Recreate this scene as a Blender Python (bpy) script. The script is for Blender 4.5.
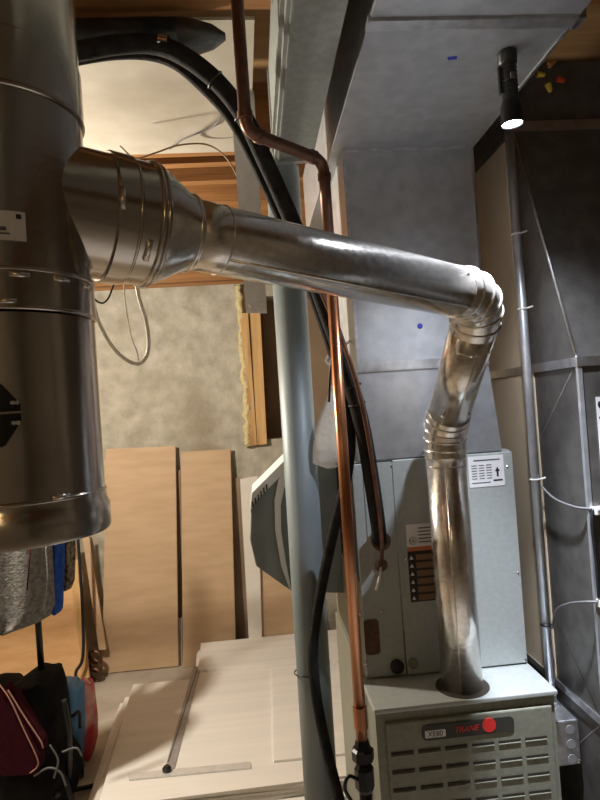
import bpy, bmesh, math, random
from mathutils import Vector, Matrix
random.seed(7)
for o in list(bpy.data.objects): bpy.data.objects.remove(o)
S = bpy.context.scene
COL = S.collection

# ------------------------------------------------------------ camera
YAW, PITCH, ROLL, FPX = 0.07678, 0.01581, -0.06836, 591.8
EYE = Vector((0, 0, 1.67))
cy, sy, cp, sp = math.cos(YAW), math.sin(YAW), math.cos(PITCH), math.sin(PITCH)
FW = Vector((sy*cp, cy*cp, sp)); RT = Vector((cy, -sy, 0)); UP = RT.cross(FW)
cr, sr = math.cos(ROLL), math.sin(ROLL)
RT, UP = cr*RT + sr*UP, -sr*RT + cr*UP
cam = bpy.data.cameras.new('camera'); camo = bpy.data.objects.new('camera', cam); COL.objects.link(camo)
cam.sensor_fit = 'VERTICAL'; cam.sensor_height = 36; cam.lens = 36*FPX/800; cam.clip_start = .02
camo.matrix_world = Matrix(((RT.x, UP.x, -FW.x, EYE.x), (RT.y, UP.y, -FW.y, EYE.y), (RT.z, UP.z, -FW.z, EYE.z), (0, 0, 0, 1)))
S.camera = camo
def ray(x, y): return FW + RT*((x-300)/FPX) - UP*((y-400)/FPX)
def aty(x, y, v): d = ray(x, y); return EYE + d*(v/d.y)            # the point of a measured depth
def atz(x, y, v): d = ray(x, y); return EYE + d*((v-EYE.z)/d.z)    # the point of a measured height
def atx(x, y, v): d = ray(x, y); return EYE + d*(v/d.x)

# ------------------------------------------------------------ world, light, exposure
W = bpy.data.worlds.new('World'); S.world = W; W.use_nodes = True
W.node_tree.nodes['Background'].inputs[0].default_value = (.5, .48, .42, 1)
W.node_tree.nodes['Background'].inputs[1].default_value = .02
S.view_settings.view_transform = 'Standard'; S.view_settings.look = 'None'
S.view_settings.exposure = 0.0; S.view_settings.gamma = 1
BULB_POS = Vector((-1.25, 2.25, 2.2)); BULB_W = 155
FILL_POS = Vector((-.55, -1.5, 2.36)); FILL_W = 5.5  # unseen second bulb, added as fill for the furnace front
FLASH_POS = Vector((.545, 1.126, 2.35)); FLASH_W = 55

# ------------------------------------------------------------ materials
MATS = {}
def mat(name, c1, c2=None, rough=.5, metal=0., scale=8., bump=0., detail=4., stretch=(1, 1, 1), bscale=None, lo=.35, hi=.65, rvar=0., trans=0., alpha=1., emit=None, estr=0., c3=None, s3=1.5):
    m = bpy.data.materials.new(name); m.use_nodes = True; MATS[name] = m
    nt = m.node_tree; b = nt.nodes['Principled BSDF']
    b.inputs['Roughness'].default_value = rough; b.inputs['Metallic'].default_value = metal
    b.inputs['Base Color'].default_value = (*c1, 1)
    tc = nt.nodes.new('ShaderNodeTexCoord'); mp = nt.nodes.new('ShaderNodeMapping'); mp.inputs['Scale'].default_value = stretch
    nt.links.new(tc.outputs['Object'], mp.inputs['Vector'])
    if c2 is not None:
        n = nt.nodes.new('ShaderNodeTexNoise'); n.inputs['Scale'].default_value = scale; n.inputs['Detail'].default_value = detail
        nt.links.new(mp.outputs['Vector'], n.inputs['Vector'])
        r = nt.nodes.new('ShaderNodeValToRGB'); r.color_ramp.elements[0].position = lo; r.color_ramp.elements[1].position = hi
        r.color_ramp.elements[0].color = (*c1, 1); r.color_ramp.elements[1].color = (*c2, 1)
        nt.links.new(n.outputs['Fac'], r.inputs['Fac']); out = r.outputs['Color']
        if c3 is not None:
            n3 = nt.nodes.new('ShaderNodeTexNoise'); n3.inputs['Scale'].default_value = s3; n3.inputs['Detail'].default_value = 6
            nt.links.new(mp.outputs['Vector'], n3.inputs['Vector'])
            r3 = nt.nodes.new('ShaderNodeValToRGB'); r3.color_ramp.elements[0].position = .5; r3.color_ramp.elements[1].position = .68
            nt.links.new(n3.outputs['Fac'], r3.inputs['Fac'])
            mx = nt.nodes.new('ShaderNodeMixRGB'); mx.inputs['Color2'].default_value = (*c3, 1)
            nt.links.new(r3.outputs['Color'], mx.inputs['Fac']); nt.links.new(out, mx.inputs['Color1']); out = mx.outputs['Color']
        nt.links.new(out, b.inputs['Base Color'])
        if rvar:
            mr = nt.nodes.new('ShaderNodeMapRange'); mr.inputs['To Min'].default_value = rough-rvar; mr.inputs['To Max'].default_value = rough+rvar
            nt.links.new(n.outputs['Fac'], mr.inputs['Value']); nt.links.new(mr.outputs['Result'], b.inputs['Roughness'])
    if bump:
        n2 = nt.nodes.new('ShaderNodeTexNoise'); n2.inputs['Scale'].default_value = bscale or scale*3; n2.inputs['Detail'].default_value = 5
        nt.links.new(mp.outputs['Vector'], n2.inputs['Vector'])
        bp = nt.nodes.new('ShaderNodeBump'); bp.inputs['Strength'].default_value = bump; bp.inputs['Distance'].default_value = .02
        nt.links.new(n2.outputs['Fac'], bp.inputs['Height']); nt.links.new(bp.outputs['Normal'], b.inputs['Normal'])
    b.inputs['Transmission Weight'].default_value = trans; b.inputs['Alpha'].default_value = alpha
    if emit: b.inputs['Emission Color'].default_value = (*emit, 1); b.inputs['Emission Strength'].default_value = estr
    return m
mat('concrete_floor', (.40, .36, .30), (.55, .50, .43), .85, scale=3, bump=.25, bscale=40)
mat('concrete_wall', (.36, .335, .27), (.60, .57, .49), .9, scale=11, detail=12, bump=.5, bscale=30, lo=.25, hi=.75, c3=(.34, .30, .23), s3=2.2)
mat('plain_wall', (.24, .21, .17), (.30, .27, .22), .9, scale=2)
mat('subfloor', (.30, .17, .07), (.40, .24, .11), .8, scale=4, stretch=(1, 8, 1))
mat('joist_wood', (.26, .115, .035), (.38, .18, .06), .65, scale=5, stretch=(.5, 8, 8), bump=.1)
mat('stud_wood', (.62, .38, .15), (.74, .48, .22), .7, scale=6, stretch=(6, 6, .6), c3=(.40, .22, .08), s3=3)
mat('foam', (.75, .62, .32), (.85, .74, .45), .9, scale=30, bump=1, bscale=60)
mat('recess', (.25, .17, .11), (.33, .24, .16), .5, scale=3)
mat('galvanized', (.50, .51, .53), (.66, .67, .69), .34, .93, scale=45, detail=3, bump=.05, bscale=9, rvar=.07)
mat('vent_metal', (.46, .42, .37), (.56, .52, .47), .19, .95, scale=6, detail=3, bump=.02, bscale=90, rvar=.04)
mat('flue_metal', (.68, .65, .60), (.82, .79, .74), .22, .90, scale=110, detail=2, bump=.045, bscale=55, rvar=.05)
mat('duct_sheet', (.43, .45, .48), (.52, .54, .57), .42, .72, scale=28, detail=3, bump=.06, bscale=4, rvar=.06)
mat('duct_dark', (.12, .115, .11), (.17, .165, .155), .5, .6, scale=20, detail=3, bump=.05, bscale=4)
mat('foil_dark', (.05, .055, .06), (.14, .145, .15), .35, .8, scale=9, bump=.3)
mat('duct_grey', (.27, .30, .29), (.33, .36, .35), .5, .35, scale=60, detail=3)
mat('furnace_paint', (.20, .205, .16), (.24, .245, .195), .45, .1, scale=70, bump=.04, bscale=200)
mat('coil_paint', (.37, .40, .39), (.41, .44, .43), .42, .15, scale=70, bump=.04, bscale=200)
mat('shaded_slate', (.07, .10, .11), (.10, .135, .145), .5, .1, scale=9)  # dark teal paint with the cabinet side's shade put into it
mat('column_paint', (.20, .25, .27), (.27, .32, .34), .5, .2, scale=14, stretch=(1, 1, .3))
mat('copper', (.40, .16, .075), (.58, .28, .15), .30, .95, scale=18, stretch=(1, 1, .3), rvar=.08)
mat('dull_shaded_copper', (.10, .05, .035), (.20, .10, .065), .42, .7, scale=25)  # dull copper; on the pipe's upper run the dark colour is painted shade
mat('black_foam', (.012, .012, .013), (.025, .024, .024), .75, scale=30, bump=.15)
mat('black_plastic', (.012, .012, .014), rough=.4)
mat('black_metal', (.02, .02, .022), rough=.3, metal=.6)
mat('wire_tie', (.75, .75, .72), rough=.5)
mat('white_cable', (.82, .78, .66), rough=.5)
mat('brown_wire', (.22, .12, .06), rough=.6)
mat('grey_cable', (.11, .11, .115), rough=.5)
mat('board_tan', (.54, .38, .235), (.61, .44, .285), .75, scale=4, stretch=(1, 1, 5), bump=.05, bscale=50)
mat('board_edge', (.44, .30, .18), (.52, .37, .23), .8, scale=30)
mat('board_white', (.74, .72, .67), (.80, .78, .73), .75, scale=5, stretch=(.4, 5, 1))
mat('drywall', (.76, .75, .72), (.84, .82, .79), .75, scale=3, stretch=(.25, 6, 1), bump=.03, bscale=40)
mat('drywall_edge', (.52, .50, .46), (.68, .66, .62), .85, scale=20)
mat('paper_panel', (.46, .42, .35), (.56, .52, .45), .7, scale=5, bump=.12, bscale=5, c3=(.40, .35, .28), s3=3)
mat('aluminium', (.66, .66, .66), (.74, .74, .74), .4, .3, scale=30)
mat('square_metal', (.34, .34, .35), (.42, .42, .43), .4, .4, scale=30)
mat('screw_metal', (.7, .7, .7), rough=.25, metal=1)
mat('ink', (.02, .02, .02), rough=.6)
mat('paper', (.78, .78, .80), rough=.6)
mat('label_red', (.72, .10, .05), rough=.5)
mat('badge_red', (.75, .035, .03), rough=.35)
mat('label_orange', (.55, .16, .06), rough=.5)
mat('hole', (.03, .022, .015), rough=.8)
mat('rust_hole', (.09, .05, .03), (.15, .08, .05), .8, scale=60)
mat('plastic_grey', (.19, .215, .22), (.22, .245, .25), .5, scale=10)
mat('plastic_white', (.72, .74, .74), rough=.4)
mat('fleece_grey', (.13, .13, .125), (.24, .235, .23), .95, scale=60, bump=.3, bscale=120)
mat('fabric_blue', (.015, .06, .33), (.03, .10, .45), .85, scale=30)
mat('fabric_pattern', (.04, .035, .03), (.30, .26, .20), .9, scale=60)
mat('fabric_maroon', (.028, .003, .007), (.045, .005, .011), .85, scale=40)
mat('fabric_black', (.004, .004, .004), (.012, .010, .010), .85, scale=12, bump=.2)
mat('piping', (.40, .22, .18), rough=.7)
mat('bag_red', (.62, .045, .08), (.72, .10, .13), .5, scale=8, c3=(.8, .62, .58), s3=6)
mat('bag_blue', (.05, .20, .48), (.12, .34, .66), .5, scale=12, c3=(.03, .05, .10), s3=9)
mat('crate_orange', (.66, .38, .17), (.75, .47, .24), .7, scale=6, stretch=(1, 1, 4))
mat('nut_red', (.7, .06, .02), rough=.4); mat('nut_yellow', (.72, .55, .06), rough=.4); mat('nut_orange', (.75, .33, .12), rough=.4)
mat('blue_mark', (.01, .02, .35), rough=.6)
mat('plastic_bag', (.80, .80, .74), (.9, .9, .86), .35, scale=12, alpha=.55, bump=.6, bscale=14)
mat('porcelain', (.8, .8, .76), rough=.25)
mat('tin_tape', (.7, .7, .72), (.8, .8, .82), .2, 1., scale=30)
mat('bulb_glow', (1, .9, .7), emit=(1, .72, .40), estr=12)
mat('lens_glow', (1, 1, 1), emit=(.86, .90, 1), estr=30)
M = MATS
for k in ('black_foam', 'fabric_black', 'fabric_maroon', 'fleece_grey', 'fabric_blue', 'fabric_pattern', 'drywall', 'concrete_wall', 'concrete_floor'):
    M[k].node_tree.nodes['Principled BSDF'].inputs['Specular IOR Level'].default_value = .12

# ------------------------------------------------------------ helpers
def link(name, me, material, parent=None, smooth=False):
    o = bpy.data.objects.new(name, me); COL.objects.link(o)
    for m in (material if isinstance(material, (list, tuple)) else [material]): me.materials.append(M[m])
    if parent is not None: o.parent = parent
    if smooth:
        for p in me.polygons: p.use_smooth = True
    return o
def finish(name, bm, material, parent=None, smooth=False, bevel=0):
    if bevel: bmesh.ops.bevel(bm, geom=bm.edges[:], offset=bevel, segments=2, affect='EDGES', profile=.5)
    bmesh.ops.recalc_face_normals(bm, faces=bm.faces[:])
    me = bpy.data.meshes.new(name); bm.to_mesh(me); bm.free()
    return link(name, me, material, parent, smooth)
def tag(o, label, cat, group=None, kind=None):
    o['label'] = label; o['category'] = cat
    if group: o['group'] = group
    if kind: o['kind'] = kind
    return o
def struct(o): o['kind'] = 'structure'; return o
def thing(name, label, cat, loc=(0, 0, 0), group=None):
    o = bpy.data.objects.new(name, None); COL.objects.link(o); o.empty_display_size = .05
    return tag(o, label, cat, group)
def bbox(bm, a, b):
    x0, y0, z0 = a; x1, y1, z1 = b
    v = [bm.verts.new(p) for p in ((x0,y0,z0),(x1,y0,z0),(x1,y1,z0),(x0,y1,z0),(x0,y0,z1),(x1,y0,z1),(x1,y1,z1),(x0,y1,z1))]
    for f in ((0,3,2,1),(4,5,6,7),(0,1,5,4),(1,2,6,5),(2,3,7,6),(3,0,4,7)): bm.faces.new([v[i] for i in f])
def box(name, a, b, material, parent=None, bevel=0):
    bm = bmesh.new(); bbox(bm, a, b); return finish(name, bm, material, parent, bevel=bevel)
def prism(name, poly, ext, material, parent=None, bevel=0):
    """poly: list of 3D points (planar), ext: extrusion vector"""
    bm = bmesh.new(); ext = Vector(ext); n = len(poly)
    a = [bm.verts.new(Vector(p)) for p in poly]; b = [bm.verts.new(Vector(p)+ext) for p in poly]
    bm.faces.new(a[::-1]); bm.faces.new(b)
    for i in range(n): bm.faces.new((a[i], a[(i+1) % n], b[(i+1) % n], b[i]))
    return finish(name, bm, material, parent, bevel=bevel)
def frame(d):
    d = Vector(d).normalized(); r = Vector((0, 0, 1)) if abs(d.z) < .9 else Vector((0, 1, 0))
    u = d.cross(r).normalized(); return u, d.cross(u).normalized()
def add_tube(bm, pts, rad, seg=16, cap=True):
    pts = [Vector(p) for p in pts]; n = len(pts)
    rads = rad if isinstance(rad, (list, tuple)) else [rad]*n
    u = None; rings = []
    for i, p in enumerate(pts):
        t = (pts[min(i+1, n-1)]-pts[max(i-1, 0)]).normalized()
        if u is None: u = frame(t)[0]
        else: u = (u - t*u.dot(t)).normalized()
        v = t.cross(u)
        sc = 1.
        rings.append([bm.verts.new(p + (u*math.cos(a)+v*math.sin(a))*rads[i]*sc) for a in [2*math.pi*k/seg for k in range(seg)]])
    for A, B in zip(rings, rings[1:]):
        for k in range(seg): bm.faces.new((A[k], A[(k+1) % seg], B[(k+1) % seg], B[k]))
    if cap: bm.faces.new(rings[0][::-1]); bm.faces.new(rings[-1])
def spline(pts, sub=8):
    P = [Vector(p) for p in pts]; out = []
    Q = [P[0]*2-P[1]] + P + [P[-1]*2-P[-2]]
    for i in range(1, len(Q)-2):
        for k in range(sub):
            t = k/sub; a, b, c, d = Q[i-1:i+3]
            out.append(.5*((2*b)+(c-a)*t+(2*a-5*b+4*c-d)*t*t+(3*b-a-3*c+d)*t**3))
    return out+[P[-1]]
def tube(name, pts, rad, material, parent=None, seg=16, smooth=True, curve=False, cap=True):
    bm = bmesh.new(); add_tube(bm, spline(pts) if curve else pts, rad, seg, cap)
    o = finish(name, bm, material, parent)
    if smooth:
        for p in o.data.polygons: p.use_smooth = len(p.vertices) == 4
    return o
def lathe(name, base, d, prof, material, parent=None, seg=40, smooth=True, caps=True):
    """prof: (t along d, radius) list"""
    d = Vector(d).normalized(); base = Vector(base); u, v = frame(d); bm = bmesh.new(); rings = []
    for t, r in prof:
        rings.append([bm.verts.new(base+d*t+(u*math.cos(a)+v*math.sin(a))*max(r, 1e-4)) for a in [2*math.pi*k/seg for k in range(seg)]])
    for A, B in zip(rings, rings[1:]):
        for k in range(seg): bm.faces.new((A[k], A[(k+1) % seg], B[(k+1) % seg], B[k]))
    if caps: bm.faces.new(rings[0][::-1]); bm.faces.new(rings[-1])
    o = finish(name, bm, material, parent)
    if smooth:
        for p in o.data.polygons: p.use_smooth = len(p.vertices) == 4
        o.data.set_sharp_from_angle(angle=math.radians(38))
    return o
def ring(name, c, d, R, r, material, parent=None, seg=40, flat=1.):
    """a rolled bead round a pipe"""
    c = Vector(c); d = Vector(d).normalized(); k = 6
    prof = [(r*flat*math.cos(a), R+r*math.sin(a)) for a in [math.pi*(1-i/k) for i in range(k+1)]]
    return lathe(name, c, d, prof, material, parent, seg, caps=False)
def disc(name, c, n, r, th, material, parent=None, seg=16):
    n = Vector(n).normalized(); return lathe(name, Vector(c)-n*.0008, n, [(0, r), (th+.0008, r)], material, parent, seg)
def screw(c, n, parent, r=.0045):
    return lathe('screw', Vector(c)-Vector(n).normalized()*.001, n, [(0, r), (.002, r), (.0035, r*.6)], 'screw_metal', parent, 8)
def text(s, loc, size, material, parent, rot=(math.pi/2, 0, 0), shear=0., name='lettering', align='CENTER'):
    cu = bpy.data.curves.new('lettering', 'FONT'); cu.body = s; cu.size = size; cu.extrude = .0004; cu.align_x = align; cu.align_y = 'CENTER'; cu.shear = shear
    t = bpy.data.objects.new('tmp', cu); COL.objects.link(t)
    dg = bpy.context.evaluated_depsgraph_get(); me = bpy.data.meshes.new_from_object(t.evaluated_get(dg))
    bpy.data.objects.remove(t)
    R_ = Matrix.Translation(Vector(loc)) @ Matrix.Rotation(rot[2], 4, 'Z') @ Matrix.Rotation(rot[0], 4, 'X')
    me.transform(R_)
    return link(name, me, material, parent)
def rounded(cx, cz, w, h, r, y, n=5):
    out = []
    for sx, sz, a0 in ((1, 1, 0), (-1, 1, 90), (-1, -1, 180), (1, -1, 270)):
        for i in range(n+1):
            a = math.radians(a0+90*i/n); out.append((cx+sx*(w/2-r)+r*math.cos(a), y, cz+sz*(h/2-r)+r*math.sin(a)))
    return out

# ------------------------------------------------------------ the room
XW, XE, YS, YN, ZC = -2.4, 2.2, -2.6, 4.25, 2.84
struct(box('floor', (XW, YS, -.1), (XE, YN+.3, 0), 'concrete_floor'))
ceil = struct(box('ceiling', (XW, YS, ZC), (XE, YN+.3, ZC+.05), 'subfloor'))
struct(box('wall_left', (XW-.1, YS, 0), (XW, YN+.3, ZC), 'plain_wall'))
struct(box('wall_right', (XE, YS, 0), (XE+.1, YN+.3, ZC), 'plain_wall'))
struct(box('wall_front', (XW, YS-.1, 0), (XE, YS, ZC), 'plain_wall'))
# back wall with a framed opening high up
ox0, ox1, oz0, oz1 = .07, .75, 1.47, 2.5
bm = bmesh.new()
bbox(bm, (XW, YN, 0), (ox0, YN+.25, 2.60)); bbox(bm, (ox1, YN, 0), (XE, YN+.25, 2.60))
bbox(bm, (ox0, YN, 0), (ox1, YN+.25, oz0)); bbox(bm, (ox0, YN, oz1), (ox1, YN+.25, 2.60))
wall = struct(finish('wall_back', bm, 'concrete_wall'))
box('sill_plate', (XW, YN-.01, 2.60), (XE, YN+.2, 2.64), 'joist_wood', wall)
box('rim_board', (XW, YN+.1, 2.64), (XE, YN+.14, ZC), 'joist_wood', wall)
win = struct(box('window_1', (ox0-.01, YN+.18, oz0-.01), (ox1+.01, YN+.2, oz1+.01), 'recess'))
box('window_frame', (ox0, YN+.14, oz0), (ox0+.03, YN+.18, oz1), 'joist_wood', win)
box('window_sill', (ox0, YN-.004, oz0-.025), (ox1, YN+.18, oz0+.002), 'concrete_wall', win)
# joists run left to right, a girder of planks behind the papered bay
for y in (-2.3, -1.9, -1.5, -1.1, -.7, -.3, .1, .5, 1.02, 1.315, 2.085, 2.18, 2.35, 2.585, 2.95, 3.35, 3.75, 4.1):
    box('joist', (XW, y, 2.60), (XE, y+.04, ZC), 'joist_wood', ceil)
tag(prism('ceiling_panel', [(-1.1, 1.36, 2.598), (.06, 1.375, 2.598), (.045, 2.075, 2.598), (-1.1, 2.06, 2.598)], (0, 0, -.008), 'paper_panel'),
    'off-white paper-faced panel nailed under the joists above the vent tee', 'panel')

# ------------------------------------------------------------ furnace
fx0, fx1, fy, fz = .233, .678, 1.398, .951
cyf, cz0, cz1 = 1.546, 1.20, 1.519
fur = thing('furnace', 'grey-green gas furnace with louvered door and red badge under the flue pipe', 'furnace')
box('body', (fx0+.004, fy+.012, .02), (fx1-.004, 2.12, fz-.012), 'furnace_paint', fur, .003)
box('upper_body', (fx0+.012, cyf+.012, fz-.02), (fx1-.004, 2.12, cz0), 'furnace_paint', fur)
box('top_plate', (fx0-.002, fy-.006, fz-.012), (fx1+.004, cyf+.02, fz), 'coil_paint', fur, .003)
door = box('door', (fx0+.024, fy-.004, .05), (fx1-.012, fy+.02, fz-.036), 'furnace_paint', fur, .004)
box('door_frame', (fx0+.002, fy+.004, .02), (fx1-.002, fy+.03, fz-.014), 'furnace_paint', fur)
# louvers: one mesh shared by all the slots
bm = bmesh.new(); w, h = .027, .0055
bbox(bm, (-w, -.002, -h*.4), (w, .0, h*.6))
for f in bm.faces: f.material_index = 0
n0 = len(bm.faces)
pr = [(-w, -.001, -h*.4), (w, -.001, -h*.4), (w, -.003, -h*.9), (-w, -.003, -h*.9), (-w, .0, -h*1.5), (w, .0, -h*1.5)]
vs = [bm.verts.new(p) for p in pr]
for idx in ((0, 3, 2, 1), (3, 4, 5, 2), (0, 1, 5, 4), (0, 4, 3), (1, 2, 5)):
    f = bm.faces.new([vs[i] for i in idx]); f.material_index = 1
bmesh.ops.recalc_face_normals(bm, faces=bm.faces[:])
lme = bpy.data.meshes.new('louver'); bm.to_mesh(lme); bm.free(); lme.materials.append(M['hole']); lme.materials.append(M['furnace_paint'])
for r_ in range(12):
    for c_ in range(6):
        o = bpy.data.objects.new('louver', lme); COL.objects.link(o); o.parent = door
        o.location = (.292+.0655*c_, fy-.004, .843-.0425*r_)
# badge strip with its lettering
pz = .884
mat('badge_dark', (.035, .036, .032), rough=.4)
bad = prism('badge_strip', rounded(.455, pz, .225, .036, .012, fy-.0036), (0, -.003, 0), 'badge_dark', fur)
prism('plate', rounded(.374, pz-.003, .05, .017, .002, fy-.006), (0, -.0012, 0), 'aluminium', bad)
text('XE80', (.374, fy-.0074, pz-.0035), .017, 'ink', bad)
text('TRANE', (.449, fy-.0070, pz), .0185, 'badge_red', bad, shear=.35)
disc('emblem', (.506, fy-.0064, pz+.003), (0, -1, 0), .0165, .0012, 'badge_red', bad, 24)
# front panels above the top plate
up = box('upper_panel', (.352, cyf-.004, fz+.004), (fx1, cyf+.012, cz1), 'coil_paint', fur, .002)
lp = box('side_panel', (.245, cyf, fz+.004), (.350, cyf+.012, cz1-.004), 'coil_paint', fur, .002)
box('panel_flange', (.350, cyf-.006, 1.07), (.355, cyf+.002, cz1-.004), 'coil_paint', fur)
box('access_plate', (.272, cyf-.003, 1.25), (.352, cyf-.001, 1.515), 'coil_paint', fur)
for px, py in ((507, 467), (518, 573), (525, 660), (392, 466), (406, 560), (382, 611), (361, 614), (366, 664)):
    screw(aty(px, py, cyf-.003), (0, -1, 0), fur)
disc('line_hole', aty(381, 541, cyf-.003), (0, -1, 0), .026, .002, 'rust_hole', fur, 20)
disc('line_hole', aty(381, 565, cyf-.003), (0, -1, 0), .017, .002, 'rust_hole', fur, 20)
p = aty(372, 637, cyf)
prism('slot_cutout', rounded(p.x, p.z, .040, .092, .01, cyf), (0, -.0015, 0), 'rust_hole', fur)
lathe('knockout', aty(397, 666, cyf), (0, -1, 0), [(0, .018), (.008, .018), (.012, .012)], 'black_plastic', fur, 20)
lathe('knockout', aty(413, 663, cyf-.003), (0, -1, 0), [(0, .014), (.004, .014), (.006, .009)], 'furnace_paint', fur, 20)
# data label (white, with its table and arrow)
a, b = aty(467.5, 457, cyf-.004), aty(505, 485, cyf-.004)
dl = box('data_label', (a.x, cyf-.0052, b.z), (b.x, cyf-.0035, a.z), 'paper', fur)
lw, lh = b.x-a.x, a.z-b.z
for i in range(6):
    for j in range(3):
        box('text_line', (a.x+lw*(.08+.21*j), cyf-.0058, b.z+lh*(.26+.085*i)), (a.x+lw*(.23+.21*j), cyf-.005, b.z+lh*(.285+.085*i)), 'grey_cable', dl)
box('text_line', (a.x+lw*.15, cyf-.0058, b.z+lh*.84), (a.x+lw*.9, cyf-.005, b.z+lh*.88), 'grey_cable', dl)
box('text_line', (a.x+lw*.07, cyf-.0058, b.z+lh*.12), (a.x+lw*.6, cyf-.005, b.z+lh*.15), 'grey_cable', dl)
box('text_line', (a.x+lw*.68, cyf-.0058, b.z+lh*.16), (a.x+lw*.94, cyf-.005, b.z+lh*.21), 'ink', dl)
ax, az = a.x+lw*.81, b.z+lh*.30
prism('arrow', [(ax-.0025, cyf-.0052, az), (ax+.0025, cyf-.0052, az), (ax+.0025, cyf-.0052, az+.014), (ax+.007, cyf-.0052, az+.014), (ax, cyf-.0052, az+.026), (ax-.007, cyf-.0052, az+.014), (ax-.0025, cyf-.0052, az+.014)], (0, -.0008, 0), 'ink', dl)
# warning label
a, b = aty(405.5, 525, cyf-.004), aty(435, 600, cyf-.004)
H = a.z-b.z; Wd = .078
wl = box('warning_label', (a.x, cyf-.0052, a.z-H*.29), (a.x+Wd, cyf-.0035, a.z), 'paper', fur)
box('warning_band', (a.x, cyf-.0053, a.z-H*.345), (a.x+Wd, cyf-.0035, a.z-H*.29), 'label_orange', wl)
box('warning_field', (a.x, cyf-.0052, b.z), (a.x+Wd, cyf-.0035, a.z-H*.345), 'ink', wl)
ring('approval_mark', (a.x+.016, cyf-.0055, a.z-H*.21), (0, -1, 0), .009, .0012, 'ink', wl, 20)
text('UL', (a.x+.016, cyf-.0056, a.z-H*.21), .011, 'ink', wl)
for i in range(5): box('text_line', (a.x+.032, cyf-.0058, a.z-H*(.06+.045*i)), (a.x+.07, cyf-.005, a.z-H*(.045+.045*i)), 'grey_cable', wl)
for i in range(6):
    z0 = a.z-H*(.42+.104*i)
    prism('warning_sign', [(a.x+.004, cyf-.0055, z0-.006), (a.x+.014, cyf-.0055, z0-.006), (a.x+.009, cyf-.0055, z0+.004)], (0, -.0006, 0), 'paper', wl)
    box('warning_row', (a.x+.021, cyf-.0056, z0-.009), (a.x+.074, cyf-.005, z0+.006), 'brown_wire', wl)

coil = thing('coil_cabinet', 'dark slate evaporator coil cabinet on top of the furnace beside the steel column', 'cabinet')
box('body', (.253, cyf+.014, cz0+.002), (fx1, 2.12, cz1-.002), 'shaded_slate', coil)
box('top_flange', (.25, cyf+.0145, cz1-.002), (fx1, 2.12, cz1+.004), 'coil_paint', coil)
box('rating_label', (.2515, 1.80, 1.225), (.2535, 1.88, 1.275), 'plain_wall', coil)

# supply plenum: a tapering transition, then a straight box up to the trunk duct
plx0, plx1, zs, zd = .277, .631, 1.77, 2.35
ple = thing('supply_plenum', 'galvanized supply plenum rising from the coil cabinet to the trunk duct', 'duct')
def loft(name, A, B, material, parent):
    bm = bmesh.new(); a = [bm.verts.new(p) for p in A]; b = [bm.verts.new(p) for p in B]; n = len(A)
    bm.faces.new(a[::-1]); bm.faces.new(b)
    for i in range(n): bm.faces.new((a[i], a[(i+1) % n], b[(i+1) % n], b[i]))
    return finish(name, bm, material, parent)
def rect(x0, x1, y0, y1, z): return [(x0, y0, z), (x1, y0, z), (x1, y1, z), (x0, y1, z)]
loft('transition', rect(.262, .655, 1.552, 2.1, cz1+.004), rect(plx0, plx1, cyf, 2.05, zs), 'duct_sheet', ple)
box('box', (plx0, cyf, zs), (plx1, 2.05, zd), 'duct_sheet', ple)
box('seam_cleat', (plx0-.003, cyf-.004, zs-.014), (plx1+.003, cyf+.01, zs+.012), 'galvanized', ple)
box('corner_seam', (plx0-.002, cyf-.003, zs), (plx0+.006, cyf+.004, zd), 'galvanized', ple)
box('corner_seam', (plx1-.006, cyf-.003, zs), (plx1+.002, cyf+.004, zd), 'galvanized', ple)
disc('plug', aty(420, 326, cyf-.001), (0, -1, 0), .007, .002, 'blue_mark', ple)

# trunk duct hanging above, running toward the camera
trk = thing('trunk_duct', 'wide galvanized trunk duct overhead with the flashlight hanging from it', 'duct')
ys = atz(480, 19, zd).y
box('duct_section', (.248, ys, zd), (plx1, 2.3, 2.58), 'duct_sheet', trk)
box('duct_section', (.248, -1.4, zd-.004), (plx1, ys, 2.58), 'duct_sheet', trk)
box('drive_cleat', (.243, ys-.014, zd-.010), (plx1+.004, ys+.014, zd), 'galvanized', trk)
box('drive_cleat', (plx1, ys-.014, zd-.010), (plx1+.012, ys+.02, 2.58), 'galvanized', trk)
box('end_cleat', (plx0, cyf-.006, zd-.008), (plx1, cyf, zd), 'galvanized', trk)
box('side_flange', (plx1, ys+.02, zd-.002), (plx1+.006, 2.0, zd+.02), 'galvanized', trk)
p = atz(452, 58, zd); prism('ink_mark', [(p.x-.011, p.y-.004, zd), (p.x+.008, p.y-.006, zd), (p.x+.011, p.y+.003, zd), (p.x-.006, p.y+.006, zd)], (0, 0, -.0008), 'blue_mark', trk)

# narrow branch duct beside it
br = thing('branch_duct', 'narrow grey painted duct overhead left of the dark gap', 'duct')
box('duct_body', (.098, -1.2, 2.35), (.202, 1.60, 2.60), 'duct_grey', br)
box('edge_flange', (.090, -1.2, 2.37), (.098, 1.63, 2.385), 'duct_grey', br)
box('edge_rib', (.106, -1.2, 2.345), (.111, 1.63, 2.35), 'duct_grey', br)
box('end_cap', (.094, 1.585, 2.342), (.206, 1.605, 2.60), 'galvanized', br)
for y in (.95, 1.2, 1.45): screw((.098, y, 2.42), (-1, 0, 0), br)
a, b = aty(246, 313, 1.70), aty(267, 313, 1.70)
hs = thing('hanger_strap', 'flat pale sheet-metal strap hanging down in front of the wooden studs', 'strap')
prism('strap', [(a.x, 1.70, a.z), (b.x, 1.70, b.z), (b.x+.006, 1.70, 2.6), (a.x-.003, 1.70, 2.6)], (0, .004, 0), 'aluminium', hs)
screw((a.x+.012, 1.70, a.z+.02), (0, -1, 0), hs); screw((b.x-.012, 1.70, a.z+.02), (0, -1, 0), hs)

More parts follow.
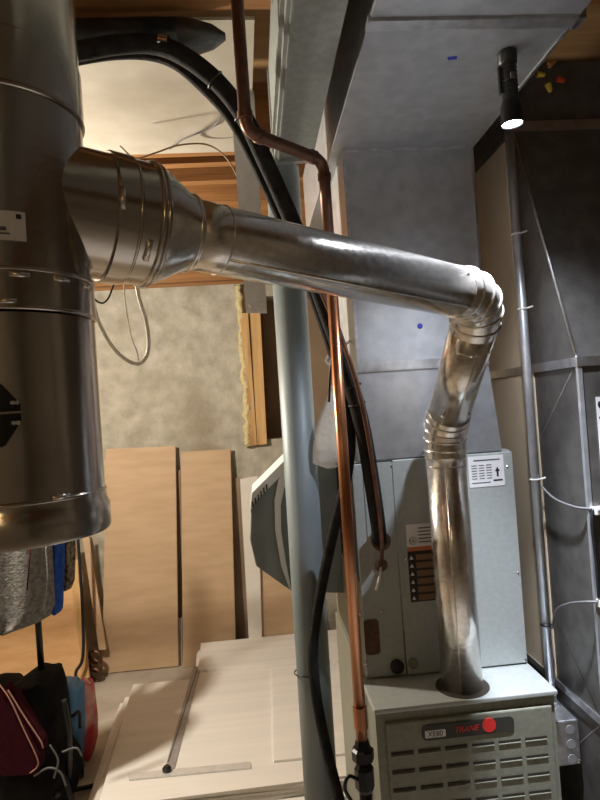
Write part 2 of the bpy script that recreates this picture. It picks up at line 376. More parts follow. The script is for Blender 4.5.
# return duct on the right
rx, ry, rz = .75, 1.313, 1.737
ret = thing('return_duct', 'big dark sheet-metal return duct standing right of the furnace', 'duct')
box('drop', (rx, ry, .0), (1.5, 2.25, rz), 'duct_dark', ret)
A = [(rx, ry, rz), (1.5, ry, rz), (1.5, 2.25, rz), (rx, 2.25, rz)]
B = [(rx, 1.555, 2.40), (1.5, 1.555, 2.40), (1.5, 2.25, 2.40), (rx, 2.25, 2.40)]
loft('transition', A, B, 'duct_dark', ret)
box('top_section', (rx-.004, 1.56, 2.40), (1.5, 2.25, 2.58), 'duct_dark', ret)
box('seam_cleat', (rx-.006, ry-.006, rz-.012), (1.5, 2.25, rz+.010), 'galvanized', ret)
box('top_rail', (rx-.008, 1.545, 2.385), (1.5, 1.575, 2.412), 'galvanized', ret)
box('bottom_cleat', (rx-.006, ry-.006, .895), (1.5, 2.25, .912), 'galvanized', ret)
box('corner_seam', (rx-.004, ry-.004, 0), (rx+.006, ry+.006, rz), 'duct_sheet', ret)
tube('corner_seam', [(rx-.001, ry-.001, rz), (rx-.001, 1.554, 2.40)], .004, 'galvanized', ret, 6)
mat('warm_lit_tan', (.66, .53, .37), (.74, .61, .44), .7, scale=5)  # tan colour stands for warm light on the bare duct metal
box('warm_light_panel', (rx-.003, 1.53, .912), (rx+.01, 2.26, rz-.012), 'warm_lit_tan', ret)  # panels added to carry that painted warm light
box('warm_light_panel', (rx-.003, 1.60, rz+.01), (rx+.01, 2.26, 2.38), 'warm_lit_tan', ret)
# cross-break creases on the side sheet
for z0, z1 in ((.912, rz-.012), (.03, .893)):
    tube('crease', [(rx+.0014, ry+.02, z0), (rx+.0014, 2.22, z1)], .0022, 'duct_dark', ret, 6)
    tube('crease', [(rx+.0014, ry+.02, z1), (rx+.0014, 2.22, z0)], .0022, 'duct_dark', ret, 6)
nt_ = thing('paper_notice', 'white paper notice taped to the return duct at the right edge', 'notice')
a, b = aty(595.5, 397, ry-.001), aty(598, 480, ry-.001)
box('sheet', (a.x, ry-.0022, b.z), (a.x+.16, ry-.0008, a.z), 'paper', nt_)
disc('mark', (a.x+.012, ry-.002, a.z-.018), (0, -1, 0), .009, .001, 'ink', nt_)
box('text_line', (a.x+.004, ry-.0028, a.z-.05), (a.x+.1, ry-.002, a.z-.046), 'ink', nt_)

# ------------------------------------------------------------ conduit, box and control wires
cx, cyy = .716, 1.50
con = thing('conduit', 'thin steel conduit running up the return duct to the ceiling', 'conduit')
tube('pipe', [(cx, cyy, .86), (cx, cyy, 2.60)], .0115, 'duct_sheet', con, 14)
for px, py in ((517, 234), (523, 309), (538, 479)):
    d = ray(px, py); z = EYE.z+d.z*cyy/d.y
    ring('cable_tie', (cx, cyy, z), (0, 0, 1), .0118, .0025, 'wire_tie', con, 16)
    tube('tie_tail', [(cx+.008, cyy-.010, z), (cx+.022, cyy-.014, z+.004)], .0028, 'wire_tie', con, 6)
for px, py in ((552, 624), (559, 707)):
    d = ray(px, py); ring('coupling', (cx, cyy, EYE.z+d.z*cyy/d.y), (0, 0, 1), .0118, .003, 'black_metal', con, 16)
jb = thing('junction_box', 'small steel junction box on the right side of the furnace', 'box')
a, b = aty(557, 722, 1.42), aty(576, 765, 1.42)
box('housing', (fx1+.001, 1.42, b.z), (a.x+.055, 1.52, a.z), 'galvanized', jb, .004)
for i in range(3): disc('knockout', (a.x+.032, 1.4205, a.z-.022-.036*i), (0, -1, 0), 0.0115, .0015, 'duct_sheet', jb, 18)
lathe('connector', (cx, cyy, a.z-.002), (0, 0, 1), [(0, .017), (.012, .017), (.014, .014), (.03, .014)], 'galvanized', jb, 8)
screw((a.x+.05, 1.42, b.z+.008), (0, -1, 0), jb)
def cable(name, pts, r, m, label, cat='cable', seg=8):
    return tag(tube(name, pts, r, m, None, seg, curve=True), label, cat)
w1 = cable('control_cable', [aty(541, 486, 1.482), aty(555, 499, 1.42), aty(575, 507, 1.34), aty(592, 509, 1.303)], .003, 'grey_cable', 'upper grey control cable looping from conduit to return duct')
w2 = cable('control_cable', [aty(552, 628, 1.482), aty(556, 611, 1.44), aty(568, 604, 1.37), aty(584, 602, 1.32), aty(598, 602, 1.304)], .003, 'grey_cable', 'lower grey control cable arching from conduit to return duct')
w3 = cable('black_cable', [aty(593, 509, 1.302), aty(592, 525, 1.300), aty(596, 560, 1.302), aty(599, 598, 1.302)], .004, 'black_plastic', 'short black cable running down the return duct corner at the right edge')
for px, py, l in ((595, 510, 'upper cable clamp at the corner of the return duct'), (600, 602, 'lower cable clamp at the corner of the return duct')):
    p = aty(px, py, ry); c = thing('cable_clamp', l, 'clamp')
    box('clamp_body', (p.x-.010, ry-.018, p.z-.009), (p.x+.014, ry-.001, p.z+.009), 'wire_tie', c, .002); screw((p.x, ry-.018, p.z), (0, -1, 0), c)
# loose wires with wire nuts at the ceiling
wn = [((530, 71), (546, 75), 'nut_yellow', (1, .1)), ((535, 67), (556, 60), 'nut_orange', (.8, -.6)), ((548, 84), (551, 93), 'nut_yellow', (.35, 1)), ((551, 80), (566, 81), 'nut_red', (1, .25))]
lab = ['yellow wire nut nearest the flashlight on the loose ceiling wires', 'pale orange wire nut highest on the loose ceiling wires', 'yellow wire nut hanging lowest on the loose ceiling wires', 'red wire nut on the loose ceiling wires']
for (p0, p1, m, dd), l in zip(wn, lab):
    e = aty(p1[0], p1[1], 1.50); q = aty(p1[0]-dd[0]*9, p1[1]-dd[1]*9, 1.50)
    g = thing('wire_nut', l, 'wire nut', group='wire nuts on the loose wires')
    d = (e-q).normalized()
    lathe('cap', q, d, [(0, .0085), (.004, .0085), (.006, .0075), (.018, .006), (.022, .004)], m, g, 10)
    tube('wire_end', spline([q+d*.002, q-d*.02+Vector((0, .02, .01)), aty(531, 68, 1.56), Vector((.79, 1.60, 2.415))]), .0018, 'dull_shaded_copper', g, 6)

# ------------------------------------------------------------ double-wall vent and its tee
D1 = Vector((.868, .491, -.066)).normalized()
MX, MY = -.286, .735
MZ = 1.948
bv = thing('vent_stack', 'large double-wall vent stack with a tee, brown-grey metal', 'vent')
RV = .096
def zpx(px, py): d = ray(px, py); return EYE.z+d.z*MY/d.y
z_bot = zpx(108, 528)
lathe('lower_section', (MX, MY, z_bot+.045), (0, 0, 1), [(0, RV), (zpx(92, 317)-z_bot-.05, RV)], 'vent_metal', bv, 72)
lathe('bottom_cap', (MX, MY, z_bot), (0, 0, 1), [(0, RV-.004), (.0, RV+.003), (.004, RV+.005), (.030, RV+.005), (.036, RV+.002), (.046, RV+.001)], 'vent_metal', bv, 72)
lathe('joint_section', (MX, MY, zpx(92, 317)), (0, 0, 1), [(0, RV), (.001, RV+.002), (zpx(88, 279)-zpx(92, 317), RV+.002)], 'vent_metal', bv, 72)
tee = lathe('tee_body', (MX, MY, zpx(88, 281)), (0, 0, 1), [(0, RV-.0005), (zpx(78, 118)-zpx(88, 281), RV-.0005)], 'vent_metal', bv, 72)
lathe('upper_section', (MX, MY, zpx(78, 118)), (0, 0, 1), [(0, RV), (.0, RV+.002), (.06, RV+.002), (.062, RV), (2.84-zpx(78, 118)-.05, RV)], 'vent_metal', bv, 72)
for px, py, r in ((92, 317, .0028), (91, 309, .002), (88, 283, .003), (78, 120, .003), (77, 100, .002), (105, 489, .0025)):
    ring('rolled_seam', (MX, MY, zpx(px, py)), (0, 0, 1), RV, r, 'vent_metal', bv, 72)
# twist-lock dimples along the seams
for zz, angs in ((zpx(88, 279)-.012, (-62, -35, -8)), (zpx(92, 317)+.006, (-100, -70)), (z_bot+.05, (-108, -45))):
    for a in angs:
        a = math.radians(a); c = Vector((MX+RV*math.cos(a), MY+RV*math.sin(a), zz)); t = Vector((-math.sin(a), math.cos(a), 0))
        tube('lock_tab', [c-t*.010, c+t*.010], .0035, 'flue_metal', bv, 8)
# tee branch
T0 = Vector((MX, MY, MZ)); RB = .081
brn = lathe('tee_branch', T0, D1, [(0, RB), (.118, RB)], 'vent_metal', bv, 64)
lathe('branch_collar', T0+D1*.116, D1, [(0, RB+.002), (.002, RB+.004), (.026, RB+.004), (.028, RB+.001), (.062, RB+.001), (.066, RB-.003)], 'vent_metal', bv, 64)
for t, r in ((.120, .003), (.145, .0025), (.174, .0045), (.181, .003)): ring('branch_seam', T0+D1*t, D1, RB, r, 'vent_metal', bv, 64)
u_, v_ = frame(D1)
for t, sgn in ((.120, 0), (.158, 1)):
    cdir = (Vector((.2, -.9, 0)) if sgn == 0 else Vector((.2, -.7, -.6))); cdir = (cdir-D1*cdir.dot(D1)).normalized(); sd = D1.cross(cdir)
    c = T0+D1*t+cdir*(RB+.002); tube('lock_tab', [c-sd*.014, c+sd*.014], .004, 'flue_metal', bv, 8)
# support bracket at the left edge
bk = thing('vent_bracket', 'dark pointed support bracket screwed to the vent stack', 'bracket')
a0 = math.radians(-84)
for s, (za, zb) in ((0, (zpx(5, 389), zpx(5, 414))), (1, (zpx(5, 416), zpx(5, 445)))):
    pts = []
    for ang in (-66, -71, -76, -81, -86, -92):
        pts.append(Vector((MX+(RV+.001)*math.cos(math.radians(ang)), MY+(RV+.001)*math.sin(math.radians(ang)), 0)))
    bm = bmesh.new(); n = len(pts)
    for i in range(n-1):
        f0, f1 = i/(n-1), (i+1)/(n-1)
        mid = zb if s == 0 else za
        far = za if s == 0 else zb
        tip = mid+(far-mid)*.25
        h0, h1 = tip+(far-tip)*min(1, f0*2.4), tip+(far-tip)*min(1, f1*2.4)
        q = []
        for P_, hh in ((pts[i], h0), (pts[i+1], h1)):
            nrm = Vector((P_.x-MX, P_.y-MY, 0)).normalized()
            q.append([P_+Vector((0, 0, mid)), P_+Vector((0, 0, hh)), P_+nrm*.004+Vector((0, 0, hh)), P_+nrm*.004+Vector((0, 0, mid))])
        va = [bm.verts.new(x) for x in q[0]]; vb = [bm.verts.new(x) for x in q[1]]
        bm.faces.new(va); bm.faces.new(vb)
        for k in range(4): bm.faces.new((va[k], va[(k+1) % 4], vb[(k+1) % 4], vb[k]))
    finish('bracket_flange', bm, 'black_metal', bk)
    for ang in (-68, -70.5):
        aa = math.radians(ang); nn = Vector((math.cos(aa), math.sin(aa), 0))
        screw(Vector((MX, MY, (za*.3+zb*.7) if s == 0 else (za*.72+zb*.28)))+nn*(RV+.0045), nn, bk, .003)
# rating sticker
st = thing('vent_sticker', 'small white rating sticker on the vent stack', 'sticker')
za, zb = zpx(5, 237), zpx(5, 263)
def curved_patch(name, a0, a1, z0, z1, off, m, parent):
    bm = bmesh.new(); n = 10; rows = []
    for i in range(n+1):
        a = math.radians(a0+(a1-a0)*i/n); c_, s_ = math.cos(a), math.sin(a)
        rows.append([bm.verts.new((MX+(RV+o_)*c_, MY+(RV+o_)*s_, z)) for o_, z in ((off, z0), (off, z1), (off+.0008, z1), (off+.0008, z0))])
    for A_, B_ in zip(rows, rows[1:]):
        for k in range(4): bm.faces.new((A_[k], A_[(k+1) % 4], B_[(k+1) % 4], B_[k]))
    bm.faces.new(rows[0]); bm.faces.new(rows[-1])
    return finish(name, bm, m, parent)
curved_patch('paper', -108, -56.5, zb, za, .0002, 'paper', st)
curved_patch('text_line', -100, -68, zb+.010, zb+.014, .0009, 'grey_cable', st)
curved_patch('text_line', -100, -66, zb+.006, zb+.0075, .0009, 'grey_cable', st)
curved_patch('mark', -62, -59, za-.008, za-.003, .0009, 'ink', st)

# ------------------------------------------------------------ flue connector
RF = .0505
fl = thing('flue_pipe', 'shiny galvanized flue pipe with two elbows from furnace to vent tee', 'pipe')
C1 = aty(482, 297, 1.19); C2 = Vector((.470, 1.462, 1.59)); FB = Vector((.470, 1.462, fz))
PA = T0+D1*.230; dP = (C1-PA).normalized()
dT = (C2-C1).normalized(); dV = Vector((0, 0, -1))
lathe('reducer', T0+D1*.176, D1, [(0, RB-.002), (.018, RB-.004), (.056, RF+.004), (.066, RF+.004)], 'flue_metal', fl, 56)
ring('reducer_seam', T0+D1*.238, D1, RF+.002, .0035, 'flue_metal', fl, 48)
L1 = (C1-PA).length; e1 = .062
tube('pipe_run', [PA, PA+dP*.05, PA+dP*(L1-e1)], RF, 'flue_metal', fl, 56)
ring('pipe_seam', PA+dP*.058, dP, RF, .0015, 'flue_metal', fl, 48)
sd = dP.cross(Vector((0, 0, 1))).normalized(); upv = sd.cross(dP)
tube('lock_seam', [PA+dP*.06-upv*RF*.75+sd*RF*.66, PA+dP*(L1-e1)-upv*RF*.75+sd*RF*.66], .0022, 'flue_metal', fl, 6)
def elbow(C, da, db, e, gores, name):
    a, b = C-da*e, C+db*e
    pts = []
    for i in range(gores+1):
        t = i/gores
        pts.append(a*(1-t)**2+C*2*t*(1-t)+b*t*t)
    pts = [a-da*.02]+pts+[b+db*.02]
    o = tube(name, pts, RF+.002, 'flue_metal', fl, 48)
    o.data.set_sharp_from_angle(angle=math.radians(9))
    for i in range(1, len(pts)-1):
        t = (pts[i+1]-pts[i-1]).normalized()
        ring('elbow_bead', pts[i], t, RF+.002, .0028, 'flue_metal', o, 48)
    return o
elbow(C1, dP, dT, e1, 4, 'upper_elbow'); elbow(C2, dT, dV, .045, 3, 'lower_elbow')
L2 = (C2-C1).length
tube('pipe_offset', [C1+dT*e1, C2-dT*.045], RF, 'flue_metal', fl, 56)
q = C1+dT*(e1+.055); ring('pipe_seam', q, dT, RF, .0013, 'flue_metal', fl, 48)
su = dT.cross(Vector((0, 0, 1))).normalized()
tube('lock_seam', [C1+dT*(e1+.05)+Vector((.012, -.75, -.64)).normalized()*RF, C2-dT*.05+Vector((.012, -.75, -.64)).normalized()*RF], .002, 'flue_metal', fl, 6)
for s_ in (-.9, -.2, .7):
    nn = (Vector((s_, -1, -.3)) - dT*Vector((s_, -1, -.3)).dot(dT)).normalized(); screw(q+nn*RF, nn, fl, .004)
for s_ in (-.8, .9):
    nn = (Vector((s_, -1, -.3)) - dT*Vector((s_, -1, -.3)).dot(dT)).normalized(); screw(C2-dT*.09+nn*RF, nn, fl, .004)
nn = (Vector((-.1, -.9, .4))-dP*Vector((-.1, -.9, .4)).dot(dP)).normalized(); screw(C1-dP*.10+nn*RF, nn, fl, .004); screw(PA+dP*.045+nn*RF, nn, fl, .004)
tube('pipe_riser', [C2+dV*.045, FB+Vector((0, 0, .002))], RF, 'flue_metal', fl, 56)
ring('pipe_seam', C2+dV*.085, dV, RF, .0015, 'flue_metal', fl, 48)
tube('lock_seam', [C2+dV*.09+Vector((-.018, -.047, 0)), FB+Vector((-.018, -.047, .003))], .002, 'flue_metal', fl, 6)
lathe('vent_opening', FB+Vector((0, 0, -.0005)), (0, 0, 1), [(0, .066), (.002, .066), (.003, .062)], 'hole', fl, 40)

# ------------------------------------------------------------ flashlight
fla = thing('flashlight', 'lit black flashlight hanging by its magnet under the trunk duct', 'flashlight')
fp = FLASH_POS
lathe('tail_cap', fp, (0, 0, -1), [(0, .0165), (.002, .0185), (.024, .0185), (.027, .0165)], 'black_plastic', fla, 24)
lathe('barrel', fp+Vector((0, 0, -.026)), (0, 0, -1), [(0, .0155), (.07, .0155), (.078, .018)], 'black_plastic', fla, 24)
for i in range(6): ring('grip_ring', fp+Vector((0, 0, -.034-.009*i)), (0, 0, 1), .0155, .0012, 'black_plastic', fla, 24)
lathe('head', fp+Vector((0, 0, -.10)), (0, 0, -1), [(0, .0175), (.012, .021), (.044, .022), (.046, .0205)], 'black_metal', fla, 24, caps=False)
box('clip', (fp.x-.021, fp.y-.004, fp.z-.085), (fp.x-.0175, fp.y+.004, fp.z-.03), 'black_metal', fla)
box('switch', (fp.x-.004, fp.y-.0185, fp.z-.062), (fp.x+.004, fp.y-.0145, fp.z-.05), 'grey_cable', fla)
lathe('lens', fp+Vector((0, 0, -.141)), (0, 0, -1), [(0, .0195), (.002, .0195)], 'lens_glow', fla, 24)
sl = bpy.data.lights.new('flashlight_beam', 'SPOT'); sl.energy = FLASH_W; sl.color = (.84, .89, 1); sl.spot_size = math.radians(132); sl.spot_blend = 1; sl.shadow_soft_size = .018
so = bpy.data.objects.new('flashlight_beam', sl); COL.objects.link(so); so.location = fp+Vector((0, 0, -.146)); so.parent = fla
sl2 = bpy.data.lights.new('flashlight_hotspot', 'SPOT'); sl2.energy = FLASH_W*3.2; sl2.color = (.86, .9, 1); sl2.spot_size = math.radians(62); sl2.spot_blend = .8; sl2.shadow_soft_size = .018
so2 = bpy.data.objects.new('flashlight_hotspot', sl2); COL.objects.link(so2); so2.location = fp+Vector((0, 0, -.146)); so2.parent = fla

# ------------------------------------------------------------ ceiling bulb and an added fill bulb (out of frame)
def bulb(pos, watt, label, col=(1, .89, .73)):
    b = thing('ceiling_bulb', label, 'lamp'); p = Vector((pos.x, pos.y, pos.z+.205))
    if p.z < 2.58: tube('cord', [(p.x, p.y, p.z-.01), (p.x, p.y, 2.845)], .004, 'black_plastic', b, 8)
    lathe('porcelain_base', p, (0, 0, -1), [(0, .055), (.02, .055), (.04, .03), (.075, .026)], 'porcelain', b, 24)
    lathe('glass_bulb', p+Vector((0, 0, -.07)), (0, 0, -1), [(0, .013), (.02, .015), (.045, .026), (.07, .03), (.09, .024), (.10, .004)], 'bulb_glow', b, 20)
    l = bpy.data.lights.new('bulb_light', 'POINT'); l.energy = watt; l.color = col; l.shadow_soft_size = .035
    lo = bpy.data.objects.new('bulb_light', l); COL.objects.link(lo); lo.location = pos; lo.parent = b
bulb(BULB_POS, BULB_W, 'bare warm ceiling bulb out of frame on the left')
bulb(FILL_POS, FILL_W, 'unseen warm fill bulb added behind the camera', (1, .72, .36))

# ------------------------------------------------------------ steel column
colx, coly = .108, 1.66
c_ = thing('steel_column', 'grey painted round steel column standing left of the furnace', 'column')
tube('shaft', [(colx, coly, .012), (colx+.014, coly, 2.352)], .047, 'column_paint', c_, 40)
box('base_plate', (colx-.075, coly-.075, 0), (colx+.075, coly+.075, .012), 'column_paint', c_)
d = ray(314, 671); ring('tie_wire', (colx, coly, EYE.z+d.z*coly/d.y), (.0, .12, 1), .0475, .002, 'black_metal', c_, 32)

# ------------------------------------------------------------ copper gas line
gy = 1.27
gp = thing('copper_pipe', 'copper pipe dropping from the ceiling past the flue to the furnace', 'pipe')
g0, g1, g2 = aty(241, 0, 1.12), aty(246, 131, 1.12), aty(325, 161, gy)
gb = aty(362, 742, gy); g2.x = (g2.x+gb.x)/2
def bent(pts, r, n=5):
    P = [Vector(p) for p in pts]; out = [P[0]]
    for i in range(1, len(P)-1):
        a = P[i]+(P[i-1]-P[i]).normalized()*r; b = P[i]+(P[i+1]-P[i]).normalized()*r
        for k in range(n+1):
            t = k/n; out.append(a*(1-t)**2+P[i]*2*t*(1-t)+b*t*t)
    return out+[P[-1]]
tube('upper_run', bent([Vector((g1.x, g1.y, 2.60)), g1, g2, Vector((g2.x, gy, 2.02))], .03), .0125, 'dull_shaded_copper', gp, 16)  # same copper as the drop; its shade is put into the darker colour
tube('drop', [Vector((g2.x, gy, 2.03)), Vector((gb.x, gy, gb.z))], .0125, 'copper', gp, 16)
for c, n in ((g1+Vector((0, 0, .03)), (0, 0, 1)), (g1+(g2-g1).normalized()*.035, g2-g1), (g2+(g1-g2).normalized()*.035, g2-g1), (g2-Vector((0, 0, .035)), (0, 0, 1))):
    lathe('elbow_collar', c-Vector(n).normalized()*.008, n, [(0, .0125), (.001, .0148), (.015, .0148), (.016, .0125)], 'dull_shaded_copper', gp, 16, caps=False)
lathe('coupling', (gb.x, gy, gb.z+.03), (0, 0, 1), [(0, .0125), (.001, .0152), (.045, .0152), (.046, .0125)], 'copper', gp, 16, caps=False)
lathe('union_nut', (gb.x, gy, gb.z-.04), (0, 0, 1), [(0, .016), (.004, .024), (.024, .024), (.028, .018), (.045, .014)], 'black_metal', gp, 8, smooth=False)
tube('lower_stub', [(gb.x, gy, gb.z-.03), (gb.x, gy, .55)], .0135, 'black_metal', gp, 14)
lathe('valve_body', (gb.x, gy, gb.z-.105), (0, 0, 1), [(0, .015), (.01, .021), (.05, .021), (.06, .015)], 'black_metal', gp, 8, smooth=False)
tube('valve_handle', spline([(gb.x-.012, gy-.01, gb.z-.075), (gb.x-.035, gy-.015, gb.z-.06), (gb.x-.045, gy-.015, gb.z-.085), (gb.x-.03, gy-.012, gb.z-.12)]), .004, 'black_metal', gp, 8)
tube('elbow_to_furnace', bent([(gb.x, gy, .56), (gb.x, gy, .52), (gb.x, 1.6, .52), (fx0+.01, 1.6, .52)], .02), .0135, 'black_metal', gp, 12)

# ------------------------------------------------------------ refrigerant lines
ls = thing('insulated_line', 'thick black foam-insulated refrigerant line arching overhead to the coil', 'pipe')
path = [aty(-20, 70, 1.25), aty(40, 58, 1.25), aty(75, 52, 1.25), aty(115, 45, 1.25), aty(150, 44, 1.25), aty(180, 54, 1.25), aty(215, 80, 1.26), aty(243, 115, 1.28), aty(264, 158, 1.31), aty(283, 200, 1.34), aty(305, 252, 1.36), aty(322, 300, 1.38), aty(338, 345, 1.39), aty(352, 388, 1.40), aty(362, 425, 1.41), aty(370, 470, 1.43), aty(376, 510, 1.47), aty(380, 541, 1.548)]
tube('insulation', path, .0195, 'black_foam', ls, 18, curve=True)
p = path[4]; t = (path[5]-path[3]).normalized()
lathe('foil_tape', p+Vector((.03, 0, -.004))-t*.012, t, [(0, .0205), (.02, .0205)], 'tin_tape', ls, 18, caps=False)
for i in (6, 7): 
    t = (path[i+1]-path[i-1]).normalized(); ring('zip_tie', path[i], t, .0198, .003, 'black_plastic', ls, 16)
for q_, t in ((aty(353, 386, 1.40), path[13]-path[12]), (aty(357, 404, 1.40), path[14]-path[13])): ring('zip_tie', q_, t, .0205, .002, 'black_plastic', ls, 16)
l2 = thing('insulated_line', 'thinner black line running just below the thick arching line', 'pipe')
path2 = [aty(-20, 84, 1.29), aty(40, 68, 1.29), aty(75, 59, 1.29), aty(115, 53, 1.29), aty(150, 54, 1.29), aty(177, 64, 1.29), aty(203, 86, 1.30), aty(228, 113, 1.31), aty(247, 145, 1.33), aty(265, 182, 1.35), aty(283, 222, 1.37), aty(305, 272, 1.39), aty(322, 318, 1.42), aty(338, 368, 1.43), aty(346, 405, 1.43), aty(350, 440, 1.43), aty(346, 480, 1.46), aty(335, 525, 1.53), aty(324, 575, 1.58), aty(316, 620, 1.595), aty(313, 655, 1.595), aty(317, 700, 1.595), aty(327, 750, 1.59), aty(340, 802, 1.56), aty(352, 850, 1.52), Vector((.19, 1.5, .012))]
tube('insulation', path2, .0140, 'black_foam', l2, 14, curve=True)
l3 = thing('liquid_line', 'bare thin copper line tied alongside the black insulated line', 'pipe')
path3 = [aty(301, 246, 1.34), aty(306, 258, 1.345), aty(326, 303, 1.355), aty(344, 345, 1.36), aty(358, 388, 1.37), aty(367, 430, 1.385), aty(374, 475, 1.41), aty(380, 520, 1.45), aty(382, 548, 1.49), aty(381, 566, 1.548)]
tube('line', path3, .0055, 'dull_shaded_copper', l3, 10, curve=True)
tube('stub', spline([aty(381, 566, 1.545), aty(379, 580, 1.525), aty(376, 590, 1.53)]), .0035, 'wire_tie', l3, 8)
cable('thermostat_wire', [aty(333, 305, 1.34), aty(333, 345, 1.40), aty(330, 375, 1.42), aty(329, 402, 1.43)], .003, 'black_plastic', 'thin dark wire hanging beside the copper pipe above the plastic bag', 'wire')

# ceiling oddments
fd = thing('foil_duct', 'dark silver round duct at the ceiling above the arching black lines', 'duct')
a, b = atz(60, 40, 2.53), atz(165, 36, 2.53)
tube('duct_body', [(-1.2, 1.37, 2.548), (-.12, 1.37, 2.548)], .042, 'foil_dark', fd, 32)
lathe('duct_end', (-.12, 1.37, 2.548), (1, 0, 0), [(0, .042), (.03, .04), (.08, .026), (.11, .008)], 'foil_dark', fd, 32)
cable('string', [atz(224, 112, 2.586), atz(214, 126, 2.582), atz(196, 134, 2.584), atz(178, 142, 2.586), atz(170, 149, 2.586)], .0025, 'grey_cable', 'grey wire sagging under the pale ceiling panel', 'wire')
cable('brown_wire', [aty(120, 146, 1.9), aty(135, 158, 1.9), aty(155, 153, 1.9), aty(180, 145, 1.95), aty(208, 145, 1.98), aty(228, 160, 1.98), aty(243, 190, 1.98), aty(249, 212, 1.98)], .0028, 'brown_wire', 'brown wire drooping in front of the joists behind the vent tee', 'wire')
cable('white_cable', [Vector((-.30, 1.04, 2.60)), aty(50, 60, 1.08), aty(62, 200, 1.10), aty(90, 270, 1.10), aty(93, 300, 1.10), aty(100, 325, 1.10), aty(117, 352, 1.10), aty(137, 364, 1.10), aty(148, 352, 1.10), aty(147, 325, 1.10), aty(139, 297, 1.10), aty(131, 262, 1.10), aty(105, 215, 1.10), aty(60, 120, 1.08), Vector((-.28, 1.04, 2.60))], .0034, 'white_cable', 'white cable hanging in a loop below the vent tee', 'cable')
cable('thin_string', [Vector((-.26, 1.04, 2.60)), aty(55, 100, 1.08), aty(100, 210, 1.15), aty(122, 262, 1.2), aty(125, 300, 1.2), aty(131, 335, 1.2), aty(137, 352, 1.2), aty(139, 364, 1.2)], .0012, 'white_cable', 'thin pale string dangling inside the white cable loop', 'string')
cable('black_wire', [aty(90, 282, 1.15), aty(93, 297, 1.15), aty(103, 303, 1.15), aty(111, 292, 1.15), aty(113, 268, 1.15), aty(90, 200, 1.12), aty(52, 90, 1.06), Vector((-.32, 1.04, 2.60))], .0018, 'black_plastic', 'short black wire loop tucked beside the vent stack', 'wire')

# ------------------------------------------------------------ humidifier on the coil's left side
hu = thing('humidifier', 'grey plastic humidifier housing with curved white trim behind the steel column', 'humidifier')
HY = 1.90
def hp(pts, y): return [aty(x, yy, y) for x, yy in pts]
prof = hp([(296, 452), (285, 466), (255, 500), (251, 512), (250, 540), (256, 566), (292, 592)], HY)
prof = [Vector((.25, HY, prof[0].z))]+prof+[Vector((.25, HY, prof[-1].z-.02))]
prism('housing', prof, (0, .20, 0), 'plastic_grey', hu, .004)
rim = hp([(288, 457), (252, 493), (250, 513), (255, 502), (288, 469)], HY-.012)
prism('vent_rim', rim, (0, .22, 0), 'plastic_white', hu)
for i in range(6):
    t = i/5; p = aty(253+14*t, 505-17*t, HY-.013)
    box('vent_slot', (p.x-.003, HY-.0145, p.z-.006), (p.x+.0015, HY-.008, p.z+.012), 'ink', hu)
tr = hp([(287, 466), (278, 480), (274.5, 500), (275, 530), (281, 565), (290, 590)], HY-.004)
tr2 = hp([(291, 588), (285.5, 560), (281, 530), (280.5, 505), (284, 488), (290, 478)], HY-.004)
prism('white_trim', tr+tr2, (0, -.012, 0), 'plastic_white', hu)

# plastic bag on the coil cabinet
bg = thing('plastic_bag', 'clear plastic bag hanging behind the copper pipe above the coil cabinet', 'bag')
bm = bmesh.new(); rings = []; bc = Vector((.168, 1.62, 1.52)); 
top = aty(336, 378, 1.62); bot = aty(331, 468, 1.62)
for i in range(15):
    t = i/14; c = top.lerp(bot, t); R_ = .008+.046*math.sin(min(1, t*1.12)*math.pi*.62)**1.5 if t < .93 else .036*(1-t)/.07+.012
    rings.append([bm.verts.new(c+Vector((math.cos(a)*R_*(1+.14*math.sin(5*a+t*3)), math.sin(a)*R_*.7*(1+.14*math.sin(4*a)), 0))) for a in [2*math.pi*k/24 for k in range(24)]])
for A_, B_ in zip(rings, rings[1:]):
    for k in range(24): bm.faces.new((A_[k], A_[(k+1) % 24], B_[(k+1) % 24], B_[k]))
bm.faces.new(rings[-1])
finish('film', bm, 'plastic_bag', bg, smooth=True)
tube('neck', spline([top+Vector((0, 0, -.01)), top+Vector((.012, .0, .02)), Vector((.20, 1.60, top.z+.05)), Vector((plx0-.002, 1.62, top.z+.10))]), .004, 'plastic_bag', bg, 8)

# ------------------------------------------------------------ studs and foam at the wall opening
def wallpt(px, py): return aty(px, py, YN-.05)
st1 = thing('wall_stud', 'left of two light wooden studs on the concrete wall, edged with foam', 'stud')
a, b = wallpt(239, 312), wallpt(252, 446)
prism('stud', [wallpt(240, 313), wallpt(248, 313), wallpt(257, 445), wallpt(250, 446)], (0, .05, 0), 'stud_wood', st1)
st2 = thing('wall_stud', 'right of two light wooden studs beside the dark wall opening', 'stud')
prism('stud', [wallpt(248.5, 290), wallpt(259, 290), wallpt(267, 444), wallpt(257.5, 445)], (0, .05, 0), 'stud_wood', st2)
fo = []
bm = bmesh.new()
pts = [aty(240+ (250-240)*i/26, 285+(446-285)*i/26, YN-.03)+Vector((random.uniform(-.02, .004), 0, 0)) for i in range(27)]
add_tube(bm, pts, [random.uniform(.014, .032) for _ in pts], 10)
tag(finish('spray_foam', bm, 'foam', None, True), 'bead of yellow spray foam down the left side of the wooden studs', 'foam')

